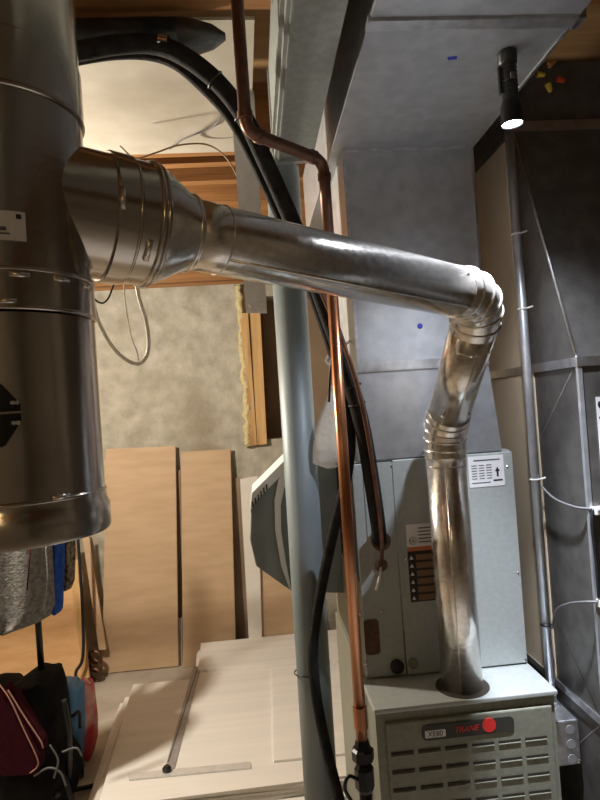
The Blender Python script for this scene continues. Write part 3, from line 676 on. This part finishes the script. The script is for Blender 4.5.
# ------------------------------------------------------------ boards leaning on the back wall
def lean(name, px, label, mat_, th=.014, yb=4.06, yt=4.20, cat='board', edge='board_edge'):
    """px: bottom-left, bottom-right, top-right, top-left"""
    P = []
    for i, (x, y) in enumerate(px): P.append(aty(x, y, yb if i < 2 else yt))
    P[0].z = P[1].z = max(.002, min(P[0].z, P[1].z)) if P[0].z < .25 else P[0].z
    n = (P[1]-P[0]).cross(P[3]-P[0]).normalized()
    if n.y < 0: n = -n
    o = thing(name, label, cat)
    prism('panel', P, n*th, mat_, o)
    off = Vector((.001, -.001, 0))
    d_ = P[2]-P[1]
    prism('cut_edge', [P[1]+Vector((.0005, -.0005, 0)), P[2]+Vector((.0005, -.0005, 0)), P[2]+Vector((.004, 0, 0)), P[1]+Vector((.004, 0, 0))], n*(th+.001), edge, o)
    return o
lean('leaning_board', [(102, 670), (178, 666), (175, 446), (106, 449)], 'wide tan board leaning on the concrete wall next to the vent stack', 'board_tan')
lean('leaning_board', [(183, 669), (236, 667), (230, 449), (181, 452)], 'narrower tan board leaning on the concrete wall right of the wide one', 'board_tan', yb=4.04)
lean('white_board', [(250, 660), (262, 659), (257, 476), (240, 479)], 'narrow white panel leaning on the wall beside the humidifier', 'board_white', yb=3.95, yt=4.15, edge='board_white', th=.02)
lean('leaning_board', [(262, 662), (305, 660), (300, 540), (258, 543)], 'short tan board leaning behind the steel column below the humidifier', 'board_tan', yb=3.97, yt=4.1)
lean('dark_panel', [(170, 668), (188, 667), (184, 470), (168, 471)], 'dark board, shade put into its colour, standing between the two tan boards', 'recess', yb=4.15, yt=4.22, edge='recess')  # dark colour stands for the shade between the boards
lean('white_strip', [(172, 668), (182, 667), (181, 618), (177, 618)], 'small white offcut standing between the two tan boards', 'board_white', yb=4.10, yt=4.13, edge='board_white')
lean('dark_panel', [(236, 668), (250, 668), (246, 478), (230, 478)], 'dark board, shade put into its colour, right of the narrow tan board', 'recess', yb=4.17, yt=4.23, edge='recess')  # shade of the gap beside the board, put into the colour

# left corner: orange sheet, trim sticks, black hose
lean('orange_sheet', [(-40, 690), (82, 684), (78, 560), (-40, 560)], 'orange-tan chipboard sheet standing behind the coat rack', 'crate_orange', yb=3.86, yt=3.96)
def stick(p0, p1, y0, y1, w, label, m='stud_wood'):
    a, b = aty(*p0, y0), aty(*p1, y1); a.z = max(a.z, .003)
    tag(prism('trim_stick', [a, a+Vector((w, 0, 0)), b+Vector((w, 0, 0)), b], (0, .02, 0), m), label, 'wood strip')
stick((82, 686), (66, 535), 3.84, 3.98, .05, 'wooden strip leaning at the edge of the orange chipboard sheet')
stick((99, 650), (82, 535), 4.0, 4.18, .045, 'tan wooden strip leaning left of the wide tan board', 'board_tan')
cable('black_hose', [aty(77, 683, 3.78), aty(76, 672, 3.78), aty(83, 655, 3.8), aty(82, 600, 3.84), aty(78, 540, 3.88), aty(77, 520, 3.9)], .010, 'black_plastic', 'black cord hanging down along the orange chipboard sheet', 'cord')
rl = thing('brown_hose_coil', 'small brown coiled hose on the floor beside the wide tan board', 'hose')
c = aty(94, 655, 3.95)
for i in range(3):
    ring('coil_turn', (c.x, c.y+.012*i, .052+.052*i), (.3, 1, .25), .04, .013, 'dull_shaded_copper', rl, 20)

# ------------------------------------------------------------ stack of drywall offcuts
ZT = .17; TH = .0125
near = [(97, 803), (345, 771)]; far = [(345, 668), (126, 688)]
N = 13
base = [atz(97, 806, ZT), atz(360, 772, ZT), atz(360, 630, ZT), atz(202, 646, ZT), atz(198, 677, ZT), atz(133, 683, ZT)]
for i in range(N):
    z0 = i*TH+.001
    j = lambda: random.uniform(-.03, .03)
    P = [Vector((p.x+random.uniform(-.035, .02), p.y+random.uniform(-.03, .03), z0)) for p in base]
    s_ = (N-1-i)*.006
    P[0].x -= s_; P[5].x -= s_; P[0].y -= s_*.3; P[1].y -= s_*.3
    top_ = i == N-1
    if top_:
        P = [Vector((p.x, p.y, z0)) for p in base]
    o = prism('drywall_sheet', P, (0, 0, TH-.0012), 'drywall' if top_ or i % 3 else 'drywall_edge')
    if top_: tag(o, 'large white drywall sheet on top of the floor stack, under the T-square', 'drywall', 'drywall offcuts stacked on the floor')
    else: tag(o, 'drywall sheet buried in the floor stack with only its edges showing', 'drywall', 'drywall offcuts stacked on the floor')
zt = N*TH+.001
P = [atz(198, 672, zt), atz(350, 662, zt), atz(350, 630, zt), atz(201, 645, zt)]
tag(prism('drywall_sheet', P, (0, 0, TH), 'drywall'), 'white drywall offcut lying at the far end of the stack near the boards', 'drywall', 'drywall offcuts stacked on the floor')
P = [atz(274, 763, zt), atz(350, 755, zt), atz(350, 664, zt), atz(272, 671, zt)]
tag(prism('drywall_sheet', P, (0, 0, TH*.8), 'drywall'), 'white drywall offcut on the stack beside the steel column', 'drywall', 'drywall offcuts stacked on the floor')
ts = thing('t_square', 'aluminium drywall T-square lying on the white sheets', 'ruler')
P = [atz(164.5, 771, zt), atz(174, 771, zt), atz(201, 667, zt), atz(193.5, 667, zt)]
prism('blade', P, (0, 0, .003), 'square_metal', ts)
P = [atz(167.5, 762, zt+.003), atz(169, 762, zt+.003), atz(197.5, 670, zt+.003), atz(196.5, 670, zt+.003)]
prism('ruling_line', P, (0, 0, .0006), 'grey_cable', ts)
P = [atz(129, 781, zt), atz(251, 769, zt), atz(250, 763, zt), atz(128, 774.5, zt)]
prism('head', P, (0, 0, .006), 'aluminium', ts)
lathe('knob', atz(167, 771, zt+.006), (0, 0, 1), [(0, .018), (.012, .02), (.022, .012)], 'black_plastic', ts, 16)
tag(prism('paper_scrap', [atz(214, 671, zt), atz(226, 670, zt), atz(225, 667, zt), atz(217, 667, zt)], (0, 0, .003), 'paper'), 'tiny white scrap lying on the drywall stack', 'scrap')

# ------------------------------------------------------------ coat rack with clothes
rk = thing('coat_rack', 'thin black pole of a clothes rack behind the stroller', 'coat rack')
px_ = aty(42, 660, 2.75)
tube('pole', [(px_.x, 2.75, .02), (px_.x-.015, 2.75, 1.75)], .014, 'black_metal', rk, 14)
tube('hang_bar', [(px_.x-.5, 2.70, 1.72), (px_.x+.32, 2.70, 1.72)], .012, 'black_metal', rk, 12)
for ang in (0, 120, 240):
    a = math.radians(ang+20); tube('foot', [(px_.x, 2.75, .03), (px_.x+.22*math.cos(a), 2.75+.22*math.sin(a), .012)], .011, 'black_metal', rk, 8)
def garment(name, outline, y, dep, m, label, folds, amp, sleeve=None):
    """outline: rows of (left px, right px, row y) from the top down"""
    g = thing(name, label, 'clothing'); bm = bmesh.new(); rings = []; n = 56
    for i, (l, r, yy) in enumerate(outline):
        a, b = aty(l, yy, y), aty(r, yy, y); c = (a+b)/2; hw = (b-a).length/2; dirx = (b-a).normalized()
        row = []
        for k in range(n):
            t = 2*math.pi*k/n
            f = 1+amp*math.sin(folds*t+i*.25)+amp*.5*math.sin(folds*1.7*t+1+i*.1)
            row.append(bm.verts.new(c+dirx*hw*math.cos(t)*(1+.25*(f-1))+Vector((0, 1, 0))*dep*math.sin(t)*f))
        rings.append(row)
    for A_, B_ in zip(rings, rings[1:]):
        for k in range(n): bm.faces.new((A_[k], A_[(k+1) % n], B_[(k+1) % n], B_[k]))
    bm.faces.new(rings[0][::-1]); bm.faces.new(rings[-1])
    finish('cloth', bm, m, g, True)
    tube('hanger_hook', [(aty((outline[0][0]+outline[0][1])/2, outline[0][2], y)), Vector((aty((outline[0][0]+outline[0][1])/2, outline[0][2], y).x, 2.70, 1.73))], .003, 'screw_metal', g, 6)
    return g
g1_ = garment('grey_hoodie', [(-10, 16, 470), (-40, 44, 500), (-48, 50, 545), (-50, 52, 580), (-48, 53, 605), (-40, 49, 615), (-30, 38, 622), (-20, 22, 627)], 2.55, .10, 'fleece_grey', 'heather grey fleece jacket hanging below the vent stack', 7, .10)
a, b = aty(31, 545, 2.44), aty(27, 590, 2.44)
tube('zipper', [a, b], .003, 'fabric_maroon', g1_, 6)
tube('cuff_seam', spline([aty(46, 545, 2.47), aty(48, 580, 2.47), aty(44, 612, 2.47)]), .005, 'fleece_grey', g1_, 8)
garment('blue_shirt', [(50, 56, 480), (46, 66, 510), (47, 64, 545), (50, 63, 585), (53, 62, 605), (54, 61, 611)], 2.72, .06, 'fabric_blue', 'royal blue garment hanging right of the grey fleece jacket', 5, .12)
garment('patterned_scarf', [(60, 66, 490), (58, 73, 520), (60, 75, 555), (62, 74, 580), (63, 71, 588)], 2.82, .05, 'fabric_pattern', 'dark patterned garment hanging at the right end of the clothes', 5, .12)

# ------------------------------------------------------------ stroller and bags
sr_ = thing('stroller', 'folded black stroller with maroon side panel at the lower left', 'stroller')
SY = 2.62
def blob(name, rows, y, dep, m, parent, folds=5, amp=.08, n=36):
    bm = bmesh.new(); rings = []
    for i, (l, r, yy) in enumerate(rows):
        a, b = aty(l, yy, y), aty(r, yy, y); c = (a+b)/2; hw = (b-a)/2
        t_ = i/(len(rows)-1); dd = dep*(.45+.55*math.sin(math.pi*min(1, .15+t_*.8)))
        rings.append([bm.verts.new(c+hw*math.cos(t)*(1+amp*.3*math.sin(folds*t))+Vector((0, 1, 0))*dd*math.sin(t)*(1+amp*math.sin(folds*t+i))+Vector((0, 0, amp*.04*math.sin(3*t+i)))) for t in [2*math.pi*k/n for k in range(n)]])
    for A_, B_ in zip(rings, rings[1:]):
        for k in range(n): bm.faces.new((A_[k], A_[(k+1) % n], B_[(k+1) % n], B_[k]))
    bm.faces.new(rings[0][::-1]); bm.faces.new(rings[-1])
    return finish(name, bm, m, parent, True)
blob('hood', [(40, 56, 674), (26, 61, 676), (14, 64, 683), (10, 66, 697), (16, 67, 715), (22, 69, 735), (26, 70, 755), (30, 68, 772), (34, 62, 785)], SY+.08, .17, 'fabric_black', sr_, 6, .10)
blob('rear_canopy', [(-20, 10, 684), (-24, 24, 688), (-26, 34, 698), (-26, 40, 715), (-22, 40, 730)], SY+.12, .16, 'fabric_black', sr_, 5, .10)
pan = [(0, 690), (4, 685), (38, 758), (38, 768), (33, 775), (3, 777), (-14, 760), (-14, 700)]
sp_ = prism('side_panel', [aty(x, y, SY-.14) for x, y in pan], (.01, .05, 0), 'fabric_maroon', sr_, .004)
tube('piping', spline([aty(-1, 684, SY-.145), aty(10, 700, SY-.145), aty(24, 730, SY-.145), aty(37, 758, SY-.145), aty(37, 767, SY-.145), aty(30, 773, SY-.145)]), .0026, 'piping', sp_, 8)
tube('piping', spline([aty(8, 690, SY-.135), aty(24, 716, SY-.13), aty(40, 740, SY-.13), aty(43, 748, SY-.13)]), .003, 'piping', sp_, 8)
prism('side_wing', [aty(x, y, SY-.12) for x, y in [(6, 688), (14, 690), (43, 740), (43, 750), (39, 752)]], (.01, .03, 0), 'fabric_maroon', sr_, .003)
blob('seat_basket', [(-10, 70, 738), (-12, 79, 752), (-10, 80, 768), (-4, 76, 786), (0, 66, 812), (4, 54, 845)], SY+.05, .16, 'fabric_black', sr_, 7, .10)
for pts in ([(-6, 700), (2, 760), (8, 850)], [(20, 690), (50, 740), (72, 800)], [(64, 700), (70, 745), (66, 795), (52, 800)], [(-20, 795), (8, 784), (40, 770), (60, 755)], [(44, 760), (52, 780), (58, 796)]):
    tube('frame_tube', spline([aty(x, y, SY+random.uniform(-.1, .05)) for x, y in pts]), .011, 'black_metal', sr_, 10)
def wheel(cx, cy_, r, y, parent):
    c = aty(cx, cy_, y); c.z = r
    ring('wheel', c, (1, .35, 0), r*.78, r*.22, 'black_plastic', parent, 28)
    lathe('wheel_hub', c-Vector((.012, 0, 0)), (1, .35, 0), [(0, r*.35), (.03, r*.35)], 'grey_cable', parent, 16)
    tube('wheel_strut', [c, c+Vector((-.05, .03, .28))], .010, 'black_metal', parent, 8)
wheel(52, 800, .075, 2.70, sr_); wheel(80, 760, .06, 2.92, sr_); wheel(-12, 830, .075, 2.65, sr_)
for pts in ([(50, 745), (58, 760), (54, 778)], [(34, 776), (48, 768), (60, 772), (66, 786)], [(62, 752), (76, 748), (82, 756)]):
    tube('harness_strap', spline([aty(x, y, SY-.14) for x, y in pts]), .004, 'grey_cable', sr_, 6)
bag1 = thing('blue_bag', 'blue and black bag wedged behind the stroller', 'bag')
blob('sack', [(62, 78, 682), (59, 83, 687), (60, 84, 700), (62, 84, 715), (64, 84, 732), (62, 83, 750), (60, 80, 772)], 2.98, .10, 'bag_blue', bag1, 6, .14)
tube('strap', spline([aty(64, 712, 2.86), aty(72, 716, 2.85), aty(79, 712, 2.86), aty(80, 728, 2.86)]), .008, 'black_plastic', bag1, 8)
bag2 = thing('red_bag', 'glossy red and white shopping bag standing right of the blue bag', 'bag')
blob('sack', [(80, 92, 682), (79, 93, 685), (79, 95, 700), (80, 97, 718), (82, 97, 735), (84, 94, 750), (85, 91, 757)], 3.08, .08, 'bag_red', bag2, 5, .12)
tube('handle', spline([aty(83, 684, 3.05), aty(86, 679, 3.05), aty(90, 684, 3.05)]), .004, 'wire_tie', bag2, 6)
